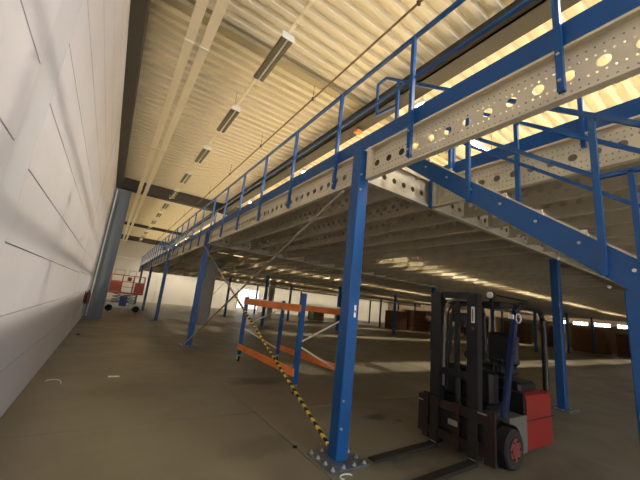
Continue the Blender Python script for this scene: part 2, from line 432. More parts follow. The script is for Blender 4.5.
# lit tube lamp glaring through the stair opening
r = empty('tube_lamp', (7.6, 4.15, 6.22), 'lit tube lamp glaring through the stair opening', 'lamp')
MB().bbox(-.62, .62, -.07, .07, .03, .11, .015).build('housing', WHITE, r)
MB().tube([(-.58, 0, 0), (.58, 0, 0)], .035, 10).build('glowing_tube', LAMP, r, True)
for x in (-.5, .5): MB().tube([(x, 0, .11), (x, 0, .825)], .005, 5).build('suspension_wire', DKGREY, r)
bulb(r, POW, -.05)
# small orange sounder on the girder
r = empty('alarm_sounder', (4.76, 6.0, 6.25), 'small orange alarm box under the long grey girder', 'alarm')
MB().bbox(-.10, .10, -.08, .08, .04, .14, .02).build('housing', mat('amber_plastic', (196, 128, 60), .5), r)
MB().tube([(0, 0, .14), (0, 0, .209)], .03, 8).build('mount', DKGREY, r)

# ------------------------------------------------------------------ mezzanine
ROWS = [2.94, 10.6, 18.8, 26.45, 34.6]; COLS = [2.43, 8.5, 14.5, 20.5, 26.5, 32.5, 38.5]
ZB, ZT = 3.24, 3.67
HP = .08
def post_meshes():
    s = MB().bbox(-HP, HP, -HP, HP, .02, ZT-.01, .008).mesh('shaft', BLUE); s2 = MB().bbox(-HP, HP, -HP, HP, .02, ZB-.003, .008).mesh('shaft', BLUE)
    pl = MB().bbox(-.25, .25, -.24, .24, 0, .02, .004).mesh('base_plate', PLATE)
    return s, pl, s2
PS, PP, PS2 = post_meshes()
BOLT = MB().lathe([(.024, 0), (.024, .004), (.015, .005), (.015, .018), (.009, .02), (.009, .028)], 8).mesh('anchor_bolt', STEEL)
WASH = None
def make_post(x, y, lab, group, bolts=False):
    r = empty('mezzanine_post', (x, y, 0), lab, 'post', group)
    inst('shaft', PS if abs(x-2.43) < .1 else PS2, (0,0,0), r); inst('base_plate', PP, (0,0,0), r)
    if bolts:
        for bx, by in ((-.21,-.2),(-.21,-.07),(-.21,.07),(-.21,.2),(.21,-.2),(.21,-.07),(.21,.07),(.21,.2),(-.07,-.2),(.07,-.2),(-.07,.2),(.07,.2)):
            inst('anchor_bolt', BOLT, (bx, by, .02), r)
    return r
for i, y in enumerate(ROWS):
    for j, x in enumerate(COLS):
        if j == 0:
            lab = ['big blue square post at the corner of the stair opening, with a white sticker', 'blue post along the open aisle edge, second one back, brace foot beside it',
                   'blue post along the open aisle edge, third one back', 'thin-looking blue post of the aisle edge, fourth one back', 'far blue post of the aisle edge, last before the end wall'][i]
            g_ = 'posts along the aisle edge'
        else:
            lab = f'blue deck post, {ORD[j]} from the aisle edge in the {ORD[i]} cross row'
            if i == 0 and j == 1: lab = 'blue square deck post standing just behind the red forklift'
            g_ = 'blue posts under the deck'
        p = make_post(x, y, lab, g_, bolts=(j < 2 and i < 2))
        if i == 0 and j == 0:
            MB().box(.006, .036, -HP-.003, -HP-.0005, 1.52, 1.66).build('sticker', WHITE, p, label='white sticker')
            MB().box(.012, .030, -HP-.005, -HP-.0035, 1.57, 1.60).build('sticker_print', CHROME, p)
            b = MB()
            for z in (.34, .62, 3.1, 3.3): b.lathe([(.014, -HP-.012), (.014, -HP-.001)], 8, 'Y', (-.05, 0, z))
            b.build('side_bolts', STEEL, p)
# cold-formed C beam: web in plane x=0, flanges towards -x, runs along +y, bottom at z=0
def c_beam(L, H=BH, fl_=.075, holes=True, r=.042, solid=False, pitch=.2, nn=16):
    b = MB(); zc = H/2; nc = max(1, int(L/pitch)); off = (L - nc*pitch)/2
    if holes:
        hs = pitch/2
        b.add([(0,0,0),(0,L,0),(0,L,zc-hs),(0,0,zc-hs)], [(0,1,2,3)]); b.add([(0,0,zc+hs),(0,L,zc+hs),(0,L,H),(0,0,H)], [(0,1,2,3)])
        if off > 1e-4:
            b.add([(0,0,zc-hs),(0,off,zc-hs),(0,off,zc+hs),(0,0,zc+hs)], [(0,1,2,3)]); b.add([(0,L-off,zc-hs),(0,L,zc-hs),(0,L,zc+hs),(0,L-off,zc+hs)], [(0,1,2,3)])
        for i in range(nc):
            yc = off + (i+.5)*pitch; vs = []
            for k in range(nn):
                t = 2*PI*k/nn; cx, sx = math.cos(t), math.sin(t); q = hs/max(abs(cx), abs(sx))
                vs += [(0, yc+r*cx, zc+r*sx), (0, yc+q*cx, zc+q*sx)]
            b.add(vs, [(2*k, 2*k+1, 2*((k+1) % nn)+1, 2*((k+1) % nn)) for k in range(nn)])
    else: b.add([(0,0,0),(0,L,0),(0,L,H),(0,0,H)], [(0,1,2,3)])
    t = .004
    b.box(-fl_, 0, 0, L, 0, t); b.box(-fl_, 0, 0, L, H-t, H)
    b.box(-fl_, -fl_+t, 0, L, t, .024); b.box(-fl_, -fl_+t, 0, L, H-.024, H-t)
    return b

def edge_beam(x, y0, y1, lab, near=True, plates=(0, 1)):
    L = y1-y0; r = empty('edge_beam', (x, y0, ZB), lab, 'beam')
    c_beam(L, nn=16 if near else 8).build('channel', PUNCH if near else GALV, r)
    for e in plates:
        yy = .002 if e == 0 else L-.034
        MB().box(-.078, .012, yy-.002, yy+.002, .0, BH).box(-.085, -.078, yy-.03, yy+.03, .0, BH).build('end_plate', GALV, r)
    return r
EX = 2.50
labs = ['perforated galvanised edge beam overhead, spanning from the corner post towards the viewer', 'perforated galvanised edge beam between the corner post and the second aisle post',
        'perforated edge beam between the second and third aisle posts', 'perforated edge beam between the third and fourth aisle posts', 'perforated edge beam between the fourth and last aisle posts', 'short perforated edge beam beyond the last aisle post']
seg = [-6.0] + ROWS + [39.0]
for i in range(6):
    a = seg[i] + (HP+.04 if i else 0); b_ = seg[i+1] - (HP+.04 if i < 5 else 0)
    eb = edge_beam(EX, a, b_, labs[i], near=i < 3, plates=(0, 1) if i else (1,))
    if i == 0: MB().box(.012, .016, 8.2, b_-a-.05, .02, BH-.02).build('hole_dark_plate', mat('dark_plate', (52, 48, 42), .6), eb, label='dark plate added behind the last round holes')  # plate added so the last round holes read dark inside
# opening edge beam (far side of the stair opening)
OX = 3.87
edge_beam(OX, -6.0, 2.84, 'perforated beam along the far side of the stair opening, behind the stair rails', True, (1,))
# main cross beams (run along x), one per post row
def cross_beam(i, y):
    x0 = 2.53 ; x1 = 44
    r = empty('cross_beam', (x0, y, ZB), ['galvanised cross beam with round holes that frames the head of the stair opening', 'galvanised main cross beam over the second row of posts', 'galvanised main cross beam over the third row of posts',
         'galvanised main cross beam over the fourth row of posts', 'galvanised main cross beam over the last row of posts'][i], 'beam')
    b = c_beam(x1-x0, r=.042, nn=8)
    # rotate so that it runs along +x with flanges towards -y
    o = MB(); o.v = [(yy, xx*1.0, zz) for xx, yy, zz in b.v]; o.f = [tuple(reversed(f)) for f in b.f]
    o.build('channel', GALVD, r)
    return r
for i, y in enumerate(ROWS): 
    cb = cross_beam(i, y)
    if i == 0: MB().box(1.22, 1.27, -.10, -.078, -.02, BH-.01).box(1.20, 1.29, -.085, -.078, -.02, BH-.01).build('joist_bracket', BLUE, cb, label='blue bracket')

# camera numbers (also used to keep only the joists the view can see)
F = 310.0; yaw, pit, rol = map(math.radians, (33.01, 12.09, 6.006))
fw = Vector((math.sin(yaw)*math.cos(pit), math.cos(yaw)*math.cos(pit), math.sin(pit))); rt = Vector((math.cos(yaw), -math.sin(yaw), 0)); up = rt.cross(fw)
R2 = rt*math.cos(rol) + up*math.sin(rol); U2 = -rt*math.sin(rol) + up*math.cos(rol)
CAM = Vector((0, 0, 1.6))

# joists
bayY = [(-6.0, 2.84)] + [(ROWS[i]+.02, ROWS[i+1]-.09) for i in range(4)]
baylab = ['galvanised joist with punched holes overhead beyond the stair opening', 'galvanised joist with punched holes under the deck between the first and second post rows',
          'galvanised joist under the deck between the second and third post rows', 'galvanised joist under the deck between the third and fourth post rows', 'galvanised joist under the deck between the fourth and last post rows']
cnt = 0
for bi, (a, b_) in enumerate(bayY):
    me = c_beam(b_-a, nn=12 if bi < 2 else 6, holes=bi < 3).mesh('joist', GALVD)
    k = 0
    while True:
        x = (3.15 if bi else 4.63) + .76*k; k += 1
        if x > 43.5: break
        if (bi == 2 and abs(x-4.7) < .4) or (bi == 4 and abs(x-14.6) < .4): continue
        if bi == 0 and x > 14: break
        if bi >= 3 and x > 34: break
        o = inst('deck_joist', me, (x, a, ZB+.02)); cnt += 1
        tag(o, baylab[bi], 'joist', f'joists of the {ORD[bi]} deck bay')

# deck boards: strips between open slots at mid-bay
GAPS = [7.2, 15.3, 23.3, 31.0]; GW = .26
DX0, DX1 = 2.445, 44.0; ZD = ZT+.002+.02
def deck(x0, x1, y0, y1, lab):
    b = MB(); b.box(x0, x1, y0, y1, ZD, ZD+.038)
    return tag(b.build('mezzanine_deck', DECKM), lab, 'deck')
deck(3.85, DX1, -6.0, 2.885, 'board deck beyond the stair opening, its ribbed underside above the stair rails')
ystart = 2.89; names_ = ['brown board deck strip running from the stair head back to the first light slot', 'board deck strip between the first and second light slots', 'board deck strip between the second and third light slots', 'board deck strip between the third and last light slots', 'board deck strip at the far end beyond the light slots']
for i in range(5):
    e = GAPS[i]-GW if i < 4 else 39.0
    deck(DX0, DX1, ystart, e, names_[i])
    if i < 4:
        # the slot is open only from x=7.4 on: closing pieces at both ends
        ystart = GAPS[i]+GW
for i, gy in enumerate(GAPS):
    xa = [7.0, 4.0, 4.0, 4.0][i]
    deck(DX0, xa, gy-GW+.002, gy+GW-.002, f'short deck board closing the aisle end of the {ORD[i]} light slot')

# ------------------------------------------------------------------ guard rail along the aisle edge
RZ = 4.84
GX = 2.40
gr = empty('guard_rail', (GX, 0, ZT), 'long blue guard rail with toe board along the aisle edge of the deck', 'railing')
def rel(z): return z-ZT
MB().box(-.02, .02, -4.0, 38.5, rel(RZ)-.045, rel(RZ)).build('top_rail', BLUE, gr)
MB().box(-.015, .015, -4.0, 38.5, rel(4.27)-.03, rel(4.27)).build('mid_rail', BLUE, gr)
MB().box(.022, .034, -4.0, 38.5, rel(ZT)+.005, rel(3.87)).build('toe_board', BLUE, gr)
rp = MB().box(-.022, .022, -.022, .022, 3.26-ZT, RZ-ZT-.046).mesh('rail_post', BLUE)
rfb = MB().lathe([(.012, -.034), (.012, -.0225)], 8, 'X', (0, 0, 3.34-ZT)).lathe([(.012, -.034), (.012, -.0225)], 8, 'X', (0, 0, 3.56-ZT)).mesh('rail_bolt', STEEL)
k = -3
while .72 + 1.365*k < 38:
    y = .72 + 1.365*k; k += 1
    q = inst('rail_post', rp, (-.024-.002, y, 0), gr)
    inst('rail_bolt', rfb, (0, 0, 0), q)
# rail along the far side of the stair opening
g2 = empty('opening_guard_rail', (OX-.04, 0, ZT), 'blue guard rail and toe board along the far side of the stair opening', 'railing')
MB().box(-.02, .02, -4.0, 2.6, rel(RZ)-.045, rel(RZ)).build('top_rail', BLUE, g2)
MB().box(-.015, .015, -4.0, 2.6, rel(4.27)-.03, rel(4.27)).build('mid_rail', BLUE, g2)
MB().box(-.004, .008, -4.0, 2.8, rel(ZT)-.0, rel(3.87)).build('toe_board', BLUE, g2)
for y in (-2.0, -.5, 1.0, 2.5): MB().box(-.046, -.005, y-.02, y+.02, rel(3.50), rel(RZ)-.046).build('rail_post', BLUE, g2)

# ------------------------------------------------------------------ staircase
st = empty('staircase', (3.05, 0, 0), 'blue steel staircase descending through the opening with galvanised treads', 'stairs')
def topz(y): return 2.249 + .775*(y-.675)
ytop, ybot = 2.80, -2.14
def stringer(x0, x1, nm='stringer'):
    poly = []
    b = MB(); yb = ybot
    P_ = [(ytop, min(3.66, topz(ytop))), (2.49, 3.655), (yb, topz(yb)), (yb, .0), (yb+.30, .0), (ytop-.06, topz(ytop-.06)-.235), (ytop, 3.64)]
    vs = [(x0, y, z) for y, z in P_] + [(x1, y, z) for y, z in P_]; n = len(P_)
    b.add(vs, [tuple(range(n)), tuple(range(2*n-1, n-1, -1))] + [(i, (i+1) % n, n+(i+1) % n, n+i) for i in range(n)])
    return b.build(nm, BLUE, st)
s1 = stringer(0, .012); stringer(.70, .712)
ny = 15; run = .302
TB = MB().lathe([(.013, -.014), (.013, -.001)], 8, 'X').mesh('tread_bolt', STEEL)
for k in range(ny):
    y = 2.36 - run*k; z = topz(y) + .008
    if z < .2: break
    t = MB(); t.box(.014, .698, y-.02, y+.26, z-.035, z-.005)
    t.box(.014, .698, y-.022, y-.018, z-.06, z)
    t.prism([(.0,0),(1,0),(1,1)], 0, 0) if False else None
    t.box(.0135, .030, y-.02, y+.035, z-.05, z+.028)         # nose tab at the tread end
    t.bar((.022, y+.035, topz(y+.035)+.006), (.022, y+.27, topz(y+.27)+.006), .017, .022, (1,0,0))
    t.build('tread', GALV, st)
    for yy, zz in ((y+.03, z-.08), (y+.17, z-.20)): inst('tread_bolt', TB, (0, yy, zz), s1)
# square post carrying the lower end of the stair side
MB().bbox(.015, .185, .47, .65, .02, 1.95, .008).build('support_post', BLUE, st)
MB().bbox(-.13, .27, .40, .80, 0, .02, .004).build('support_base_plate', PLATE, st)
# hand rails of the stair
def stair_rail(x, side, posts, nm, full):
    h = MB(); H1, H2 = 1.09, .54
    ya, yb = 2.52, .52
    h.build
    r_ = .021
    b = MB()
    b.bar((x, ya, topz(ya)+H1), (x, ybot+.1, topz(ybot+.1)+H1), .035, .04, (1,0,0))
    if full:
        P5 = [(x, ya, topz(ya)+H1), (x, 3.19, 5.30), (x, 3.39, 5.30), (x, 3.37, 4.72), (x, 2.93, 4.66)]
        for p_, q_ in zip(P5[:-1], P5[1:]):
            b.bar(p_, q_, .032, .036, (1,0,0))
    rr = b.build('handrail', BLUE, st)
    m_ = MB()
    if full:
        m_.bar((x, 2.5, topz(2.5)+H2), (x, .72, topz(.72)+H2), .03, .034, (1,0,0))
        m_.bar((x, .72, topz(.72)+H2), (x, .10, topz(.72)+H2), .03, .034, (1,0,0))
        m_.bar((x, .535, topz(.72)+H2), (x, .535, topz(.535)), .03, .034, (1,0,0))
    else: m_.bar((x, 2.5, topz(2.5)+H2), (x, ybot+.1, topz(ybot+.1)+H2), .03, .034, (1,0,0))
    m_.build('mid_rail', BLUE, rr)
    if full: MB().box(x-.02, x+.02, 2.91, 2.95, 3.735, topz(2.93)+H1).build('rail_post', BLUE, rr)
    for y in posts: MB().box(x-.02, x+.02, y-.022, y+.022, topz(y)-.25, topz(y)+H1).build('rail_post', BLUE, rr)
stair_rail(-.022, -1, (1.81, .735, -.4, -1.5), 'a', True)
stair_rail(.675, 1, (2.5, 1.61, .4, -.8), 'b', False)

# ------------------------------------------------------------------ wind bracing in the aisle edge plane
BRM = mat('brace_steel', (168, 158, 132), .5, .3, .1, 6)
BX = 2.30
def brace(x, p, q, lab, tape=None, r=.02):
    (y0, z0), (y1, z1) = p, q
    o = empty('wind_brace', (x, y0, z0), lab, 'brace')
    MB().tube([(0,0,0), (0, y1-y0, z1-z0)], r, 8).build('brace_tube', BRM, o, True)
    if tape:
        a, b_ = tape; f_ = lambda t: (0, (y1-y0)*t, (z1-z0)*t)
        MB().tube([f_(a), f_(b_)], r+.006, 8).build('hazard_tape_wrap', TAPE, o, True, label='yellow and black striped tape wrapped around the tube')
    return o
b1 = brace(2.275, (3.07, 3.10), (10.35, .12), 'thin steel brace from the second aisle post foot up to the corner post')
b2 = brace(2.325, (2.99, .15), (10.4, 3.12), 'steel brace with yellow and black hazard tape near the corner post foot', (.0, .50), r=.017)
brace(8.38, (26.8, 3.1), (34.4, .1), 'thin distant brace under the deck near the white end wall')

# ------------------------------------------------------------------ rolling rack frame
rk = empty('rolling_rack', (3.18, 5.25, 0), 'wheeled rack frame of blue uprights and orange beams behind the corner post', 'rack')
RL, RD = 2.95, 1.12
for y in (0, RL):
    for x in (0, RD):
        h = 1.82 if y == 0 else 1.66
        u = MB().box(x-.045, x+.045, y-.035, y+.035, .17, h).build('upright', BLUE, rk)
        cs = empty('caster', (x, y, 0)); cs.parent = rk
        cs2 = MB().box(x-.04, x+.04, y-.04, y+.04, .15, .168).box(x-.035, x-.028, y-.03, y+.03, .05, .15).box(x+.028, x+.035, y-.03, y+.03, .05, .15).build('caster_fork', STEEL, rk)
        bpy.data.objects.remove(cs)
        MB().lathe([(.05, x-.02), (.065, x-.015), (.065, x+.015), (.05, x+.02)], 16, 'X', (0, y, .066)).build('caster_wheel', RUBBER, rk, True)
for x in (0, RD):
    s = -.05 if x == 0 else .05
    MB().bbox(x+s-.02, x+s+.02, -.02, RL+.02, 1.46, 1.60, .008).build('beam', ORANGE, rk, label='orange top beam')
    MB().bbox(x+s-.02, x+s+.02, -.02, RL+.02, .30, .44, .008).build('beam', ORANGE, rk, label='orange bottom beam')
for y in (0, RL):
    MB().bar((.05, y, .92), (RD-.05, y, 1.42), .012, .03, (0,1,0)).bar((.05, y, .82), (RD-.05, y, .34), .012, .03, (0,1,0)).build('diagonal_strut', GALV, rk)
    MB().bar((.05, y, 1.62), (RD-.05, y, 1.62), .02, .03, (0,1,0)).build('cross_strut', GALV, rk)

# ------------------------------------------------------------------ forklift (local: +x is rearwards, mast face at x=0)
fk = empty('forklift', (3.86, 2.50, 0), 'red and black electric forklift with mast and forks lowered, parked under the deck', 'forklift')
def part(b, name, m, parent=fk, smooth=False, label=None): return b.build(name, m, parent, smooth, label)
# forks
for y in (-.30, .22):
    b = MB(); b.prism([(-.05, .62), (-.05, .035), (-1.12, .035), (-1.15, .045), (-1.12, .055), (-.10, .08), (-.085, .10), (-.085, .62)], y-.05, y+.05)
    fo = part(b, 'fork', mat('fork_steel', (44, 38, 30), .6, .2, .15, 6))
    MB().box(-.088, -.0855, y-.045, y+.045, .06, .10).build('worn_heel_glint', GALV, fo, label='pale strip for the glint on the worn heel')  # heel glint put in as a pale strip
# carriage
b = MB(); b.box(-.045, .0, -.50, .46, .50, .60); b.box(-.045, .0, -.50, .46, .16, .26)
for y in (-.50, -.12, .32): b.box(-.06, -.0, y-.0, y+.08, .10, .64)
b.box(-.05, -.045, .38, .48, .15, .60); b.box(-.05, -.02, -.54, -.47, .10, .66); 
cg = part(b, 'carriage', RUST)
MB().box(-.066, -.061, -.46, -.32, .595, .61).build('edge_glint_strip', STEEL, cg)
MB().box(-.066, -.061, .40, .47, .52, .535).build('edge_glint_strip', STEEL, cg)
MB().box(-.07, -.046, -.10, .02, .36, .42).build('fork_latch', STEEL, cg)
b = MB(); b.box(-.03, .0, -.5, .38, .28, .48)
b.build('carriage_plate', BLACK, cg)
# mast uprights
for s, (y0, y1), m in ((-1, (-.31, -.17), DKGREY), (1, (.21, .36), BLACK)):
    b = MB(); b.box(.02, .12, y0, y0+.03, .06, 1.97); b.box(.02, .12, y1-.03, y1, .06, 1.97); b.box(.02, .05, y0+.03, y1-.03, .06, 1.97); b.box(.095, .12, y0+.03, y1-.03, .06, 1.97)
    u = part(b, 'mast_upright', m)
    if s < 0:
        MB().box(.008, .019, -.275, -.235, 1.60, 1.80).build('mast_sticker', WHITE, u, label='tall white sticker')
        MB().box(.005, .007, -.262, -.248, 1.62, 1.77).build('sticker_print', LOUVER, u)
        MB().lathe([(.02, .012), (.02, .0185)], 12, 'X', (0, -.255, 1.53)).build('warning_sticker', REDHUB, u)
for z0, z1 in ((1.90, 1.98), (.9, .98), (.12, .22)): part(MB().box(.055, .115, -.17, .21, z0, z1), 'mast_crossbar', BLACK)
b = MB(); b.tube([(.10, .0, .15), (.10, .0, 1.0)], .035, 10); b.tube([(.10, .0, 1.0), (.10, .0, 1.5)], .022, 10)
part(b, 'lift_cylinder', BLACK, smooth=True)
b = MB(); b.box(.06, .10, -.03, .03, 1.0, 1.86); part(b, 'lift_chain', DKGREY)
hose = [(.09, .20, .75), (.09, .20, 1.5), (.09, .19, 1.76), (.09, .14, 1.86), (.10, .02, 1.89), (.14, -.1, 1.88), (.16, -.16, 1.78), (.16, -.18, 1.55)]
part(MB().tube(hose, .016, 8), 'hydraulic_hose', mat('grey_hose', (128, 122, 104), .6), smooth=True)
part(MB().tube([(p[0]+.02, p[1]-.035, p[2]-.035) for p in hose], .013, 8), 'hydraulic_hose', RUBBER, smooth=True)
# tilt box / lamp seen through the mast
b = MB().bbox(.22, .34, .0, .17, 1.52, 1.72, .015); hl = part(b, 'work_light', BLACK)
MB().box(.212, .219, .10, .16, 1.53, 1.59).build('light_glass', WHITE, hl)
# chassis, floor, cowl
b = MB(); b.bbox(.22, .75, -.34, .42, .14, .62, .03); part(b, 'front_axle_housing', BLACK)
b = MB()
arch = [(.40 + .25*math.cos(t), .22 + .25*math.sin(t)) for t in [PI*(.04 + .46*i/7)*1.0 for i in range(8)]]
b.prism([(.65, .12), (.80, .12), (.80, .54), (.36, .54), (.36, .485)] + [(x, z) for x, z in reversed(arch[:-1])], -.50, -.30)
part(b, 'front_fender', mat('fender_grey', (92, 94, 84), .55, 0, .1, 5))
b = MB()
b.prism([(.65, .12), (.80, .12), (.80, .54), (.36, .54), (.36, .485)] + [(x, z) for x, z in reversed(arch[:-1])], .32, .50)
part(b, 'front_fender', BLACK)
b = MB(); b.bbox(.75, 1.0, -.46, .46, .14, .46, .02); part(b, 'floor_step', DKGREY)
# battery hood and counterweight in red, rounded
def rbox(x0, x1, y0, y1, z0, z1, r):
    n = 6; b = MB(); pts = []
    for cx, cy, a0 in ((x1-r, y0+r, -PI/2), (x1-r, y1-r, 0)):
        for i in range(n+1):
            t = a0 + PI/2*i/n; pts.append((cx + r*math.cos(t), cy + r*math.sin(t)))
    pts = [(x0, y0)] + pts + [(x0, y1)]
    N = len(pts); vs = []; lv = [(z0, 0), (z0+.02, .0), (z1-.05, 0), (z1-.015, .015), (z1, .05)]
    for z, ins in lv:
        for x, y in pts:
            cx, cy = (x0+x1)/2, (y0+y1)/2
            vs.append((x - (ins if x > cx else 0), y - ins*(1 if y > cy else -1), z))
    fs = [tuple(range(N)), tuple(range((len(lv)-1)*N, len(lv)*N))]
    for k in range(len(lv)-1):
        for i in range(N): fs.append((k*N+i, k*N+(i+1) % N, (k+1)*N+(i+1) % N, (k+1)*N+i))
    return b.add(vs, fs)
part(rbox(.80, 1.66, -.50, .50, .13, .77, .16), 'counterweight', RED, smooth=True)
part(MB().bbox(.82, 1.30, -.42, .42, .77, .90, .03), 'battery_hood', BLACK)
part(MB().box(.735, .797, -.49, .49, .47, .79), 'battery_cover', BLACK)
part(MB().box(.806, 1.60, -.503, -.5005, .46, .475), 'panel_gap', BLACK)
# seat
b = MB(); b.bbox(.86, 1.26, -.24, .24, .93, 1.05, .04); sd = part(b, 'seat', SEATM, smooth=False)
b = MB(); b.bbox(1.20, 1.34, -.22, .22, 1.03, 1.50, .05); b.build('backrest', SEATM, sd)
# steering column and wheel
b = MB().tube([(.55, .08, .6), (.68, .08, 1.12)], .03, 10); scn = part(b, 'steering_column', BLACK, smooth=True)
ring = [(.68 + .05*math.cos(t) - .02, .08 + .16*math.sin(t), 1.16 + .15*math.cos(t)*.45) for t in [2*PI*i/18 for i in range(18)]]
MB().tube(ring, .014, 8, closed=True).bar((.66, -.07, 1.15), (.66, .23, 1.15), .02, .02).build('steering_wheel', BLACK, scn, True)
part(MB().bbox(.36, .56, -.30, .40, .60, 1.02, .04), 'dashboard', BLACK)
for i in range(3): part(MB().tube([(.60, -.2-.05*i, 1.0), (.62, -.2-.05*i, 1.14)], .008, 6).lathe([(.016, 1.135), (.02, 1.15), (.012, 1.17)], 8, 'Z', (.62, -.2-.05*i, 0)), 'control_lever', DKGREY)
# overhead guard
for s in (-1, 1):
    y = s*.44
    part(MB().bar((.36, y, .53), (.56, y, 1.28), .06, .07, (0,1,0)).bar((.56, y, 1.26), (.72, y, 1.84), .06, .07, (0,1,0)), 'front_pillar', CHROME if s < 0 else BLACK, label='shiny blue-black pillar' if s < 0 else None)
    part(MB().tube([(.72, y, 1.80), (.78, y, 1.87), (.88, y, 1.90), (1.0, y, 1.90), (1.38, y, 1.88), (1.48, y, 1.84), (1.54, y, 1.74), (1.56, y, 1.3), (1.55, y, .74)], .038, 10), 'rear_pillar', DKGREY, smooth=True)
b = MB()
for i in range(9):
    x = .80 + .085*i; b.box(x-.012, x+.012, -.40, .40, 1.87, 1.90)
b.box(.36, .82, -.42, .42, 1.84, 1.90)
b.box(.80, 1.50, -.40, -.36, 1.86, 1.905); b.box(.80, 1.50, .36, .40, 1.86, 1.905)
part(b, 'roof_grille', BLACK)
part(MB().box(.78, 1.44, -.39, .39, 1.906, 1.914), 'roof_sheet', BLACK)
# work lamp at the mast top, rod, mirror
wl = part(MB().lathe([(.02, .36), (.05, .34), (.055, .29), (.05, .28)], 16, 'X', (0, -.33, 1.98)).box(.30, .33, -.35, -.31, 1.80, 1.93), 'head_lamp', BLACK, smooth=True)
MB().lathe([(.04, .27), (.045, .279)], 16, 'X', (0, -.33, 1.98)).build('lamp_glass', WHITE, wl)
part(MB().tube([(.36, -.33, 1.99), (1.12, -.42, 1.975)], .012, 6), 'lamp_rod', BLACK, smooth=True)
mr_ = [(.66, -.50 + .028*math.sin(t), 1.72 + .06*math.cos(t)) for t in [2*PI*i/14 for i in range(14)]]
mh = part(MB().bar((.72, -.47, 1.72), (.66, -.50, 1.72), .02, .02), 'grab_handle', BLACK)
MB().tube(mr_, .009, 8, closed=True).build('handle_loop', WHITE, mh, True)
MB().box(.60, .63, -.46, -.40, 1.70, 1.76).build('indicator_lamp', WHITE, mh)
# wheels
def wheel(x, y, r, w, s, nm='front_wheel'):
    o = part(MB().lathe([(r*.6, y-w/2*.92), (r*.9, y-w/2), (r, y-w/2+.02), (r, y+w/2-.02), (r*.9, y+w/2), (r*.6, y+w/2*.92)], 32, 'Y', (x, 0, r)), nm, RUBBER, smooth=True)
    yo = y + s*w/2
    MB().lathe([(r*.58, yo+s*.001), (r*.56, yo+s*.008), (r*.40, yo+s*.003), (r*.36, yo+s*.012), (.03, yo+s*.012)], 24, 'Y', (x, 0, r)).build('hub', REDHUB, o, True, label='faded red hub')
    b = MB()
    for i in range(6):
        t = 2*PI*i/6; b.lathe([(.012, yo+s*.004), (.012, yo+s*.02)], 8, 'Y', (x + r*.47*math.cos(t), 0, r + r*.47*math.sin(t)))
    b.build('wheel_nut', BLACK, o)
wheel(.40, -.46, .215, .16, -1); wheel(.40, .46, .215, .16, 1)
for y in (-.12, .12): part(MB().lathe([(.10, y-.05), (.17, y-.045), (.17, y+.045), (.10, y+.05)], 20, 'Y', (1.45, 0, .17)), 'rear_wheel', RUBBER, smooth=True)

# ------------------------------------------------------------------ scissor lift
sl = empty('scissor_lift', (1.05, 24.3, 0), 'orange-railed scissor lift platform standing by the far column', 'lift')
for x in (-.75, .75):
    for y in (-.36, .36):
        MB().lathe([(.12, y-.06), (.20, y-.055), (.20, y+.055), (.12, y+.06)], 20, 'Y', (x, 0, .2)).build('wheel', RUBBER, sl, True)
MB().bbox(-.95, .95, -.28, .28, .22, .50, .03).build('chassis', WHITE, sl)
for k in range(3):
    z = .54 + k*.19
    for y in (-.22, .22):
        MB().bar((-.7, y, z), (.7, y, z+.19), .03, .05, (0,1,0)).bar((.7, y+.035*(1 if y < 0 else -1), z), (-.7, y+.035*(1 if y < 0 else -1), z+.19), .03, .05, (0,1,0)).build('scissor_arm', GREY, sl)
MB().bbox(-.25, .15, -.50, -.29, .35, .98, .03).build('control_cabinet', mat('lift_blue', (60, 74, 140), .5), sl)
MB().bbox(-.30, -.1, -.505, -.28, .98, 1.13, .02).build('cabinet_lid', WHITE, sl)
MB().bbox(.25, .5, -.42, -.29, .5, .98, .02).build('hydraulic_tank', mat('lift_green', (150, 180, 175), .5), sl)
MB().bbox(-.98, .98, -.4, .4, 1.12, 1.22, .02).build('platform', ORRED, sl)
b = MB()
for x in (-.95, -.32, .32, .95):
    for y in (-.37, .37): b.tube([(x, y, 1.22), (x, y, 2.3)], .022, 6)
for z in (1.55, 1.9, 2.3):
    b.tube([(-.95, -.37, z), (.95, -.37, z), (.95, .37, z), (-.95, .37, z)], .022, 6, closed=True)
b.build('basket_rail', ORRED, sl)
for x0, x1 in ((-.93, -.3), (.4, .93)): MB().box(x0, x1, -.385, -.376, 1.24, 1.86).build('basket_panel', ORRED, sl)
for x0, x1 in ((-.85, -.30), (-.05, .35)): MB().tube([(x0, -.37, 2.3), (x0, -.37, 2.62), (x1, -.37, 2.62), (x1, -.37, 2.3)], .022, 6).build('grab_loop', ORRED, sl)
MB().bbox(-.08, .16, -.44, -.39, 1.95, 2.2, .01).build('control_box', RED, sl)

# ------------------------------------------------------------------ small things
r = empty('fire_extinguisher', (XL+.12, 15.9, .75), 'dark red fire extinguisher on the white wall before the grey column', 'extinguisher')
MB().lathe([(.05, 0), (.085, .02), (.085, .40), (.06, .47), (.03, .50)], 16).build('cylinder', mat('dark_red', (90, 24, 26), .4), r, True)
MB().box(-.02, .02, -.06, .03, .50, .56).build('valve', BLACK, r)
MB().box(-.119, -.09, -.04, .04, .05, .5).build('wall_bracket', BLACK, r)
b = MB(); b.add([(0,-.04,0),(.17,-.03,.0),(.16,.05,.0),(.0,.045,.0),(0,-.04,.004),(.17,-.03,.012),(.16,.05,.004),(.0,.045,.006)], [(0,1,2,3),(4,5,6,7),(0,1,5,4),(1,2,6,5),(2,3,7,6),(3,0,4,7)])
o = tag(b.build('paper_scrap', PAPER), 'small white paper scrap lying on the open aisle floor', 'paper'); o.location = (.33, 6.94, .0)
o = tag(MB().bbox(-.04, .04, -.03, .03, 0, .035, .01).build('rubble_lump', BLACK), 'small dark lump on the floor close to the white wall', 'debris'); o.location = (-.45, 12.3, 0)
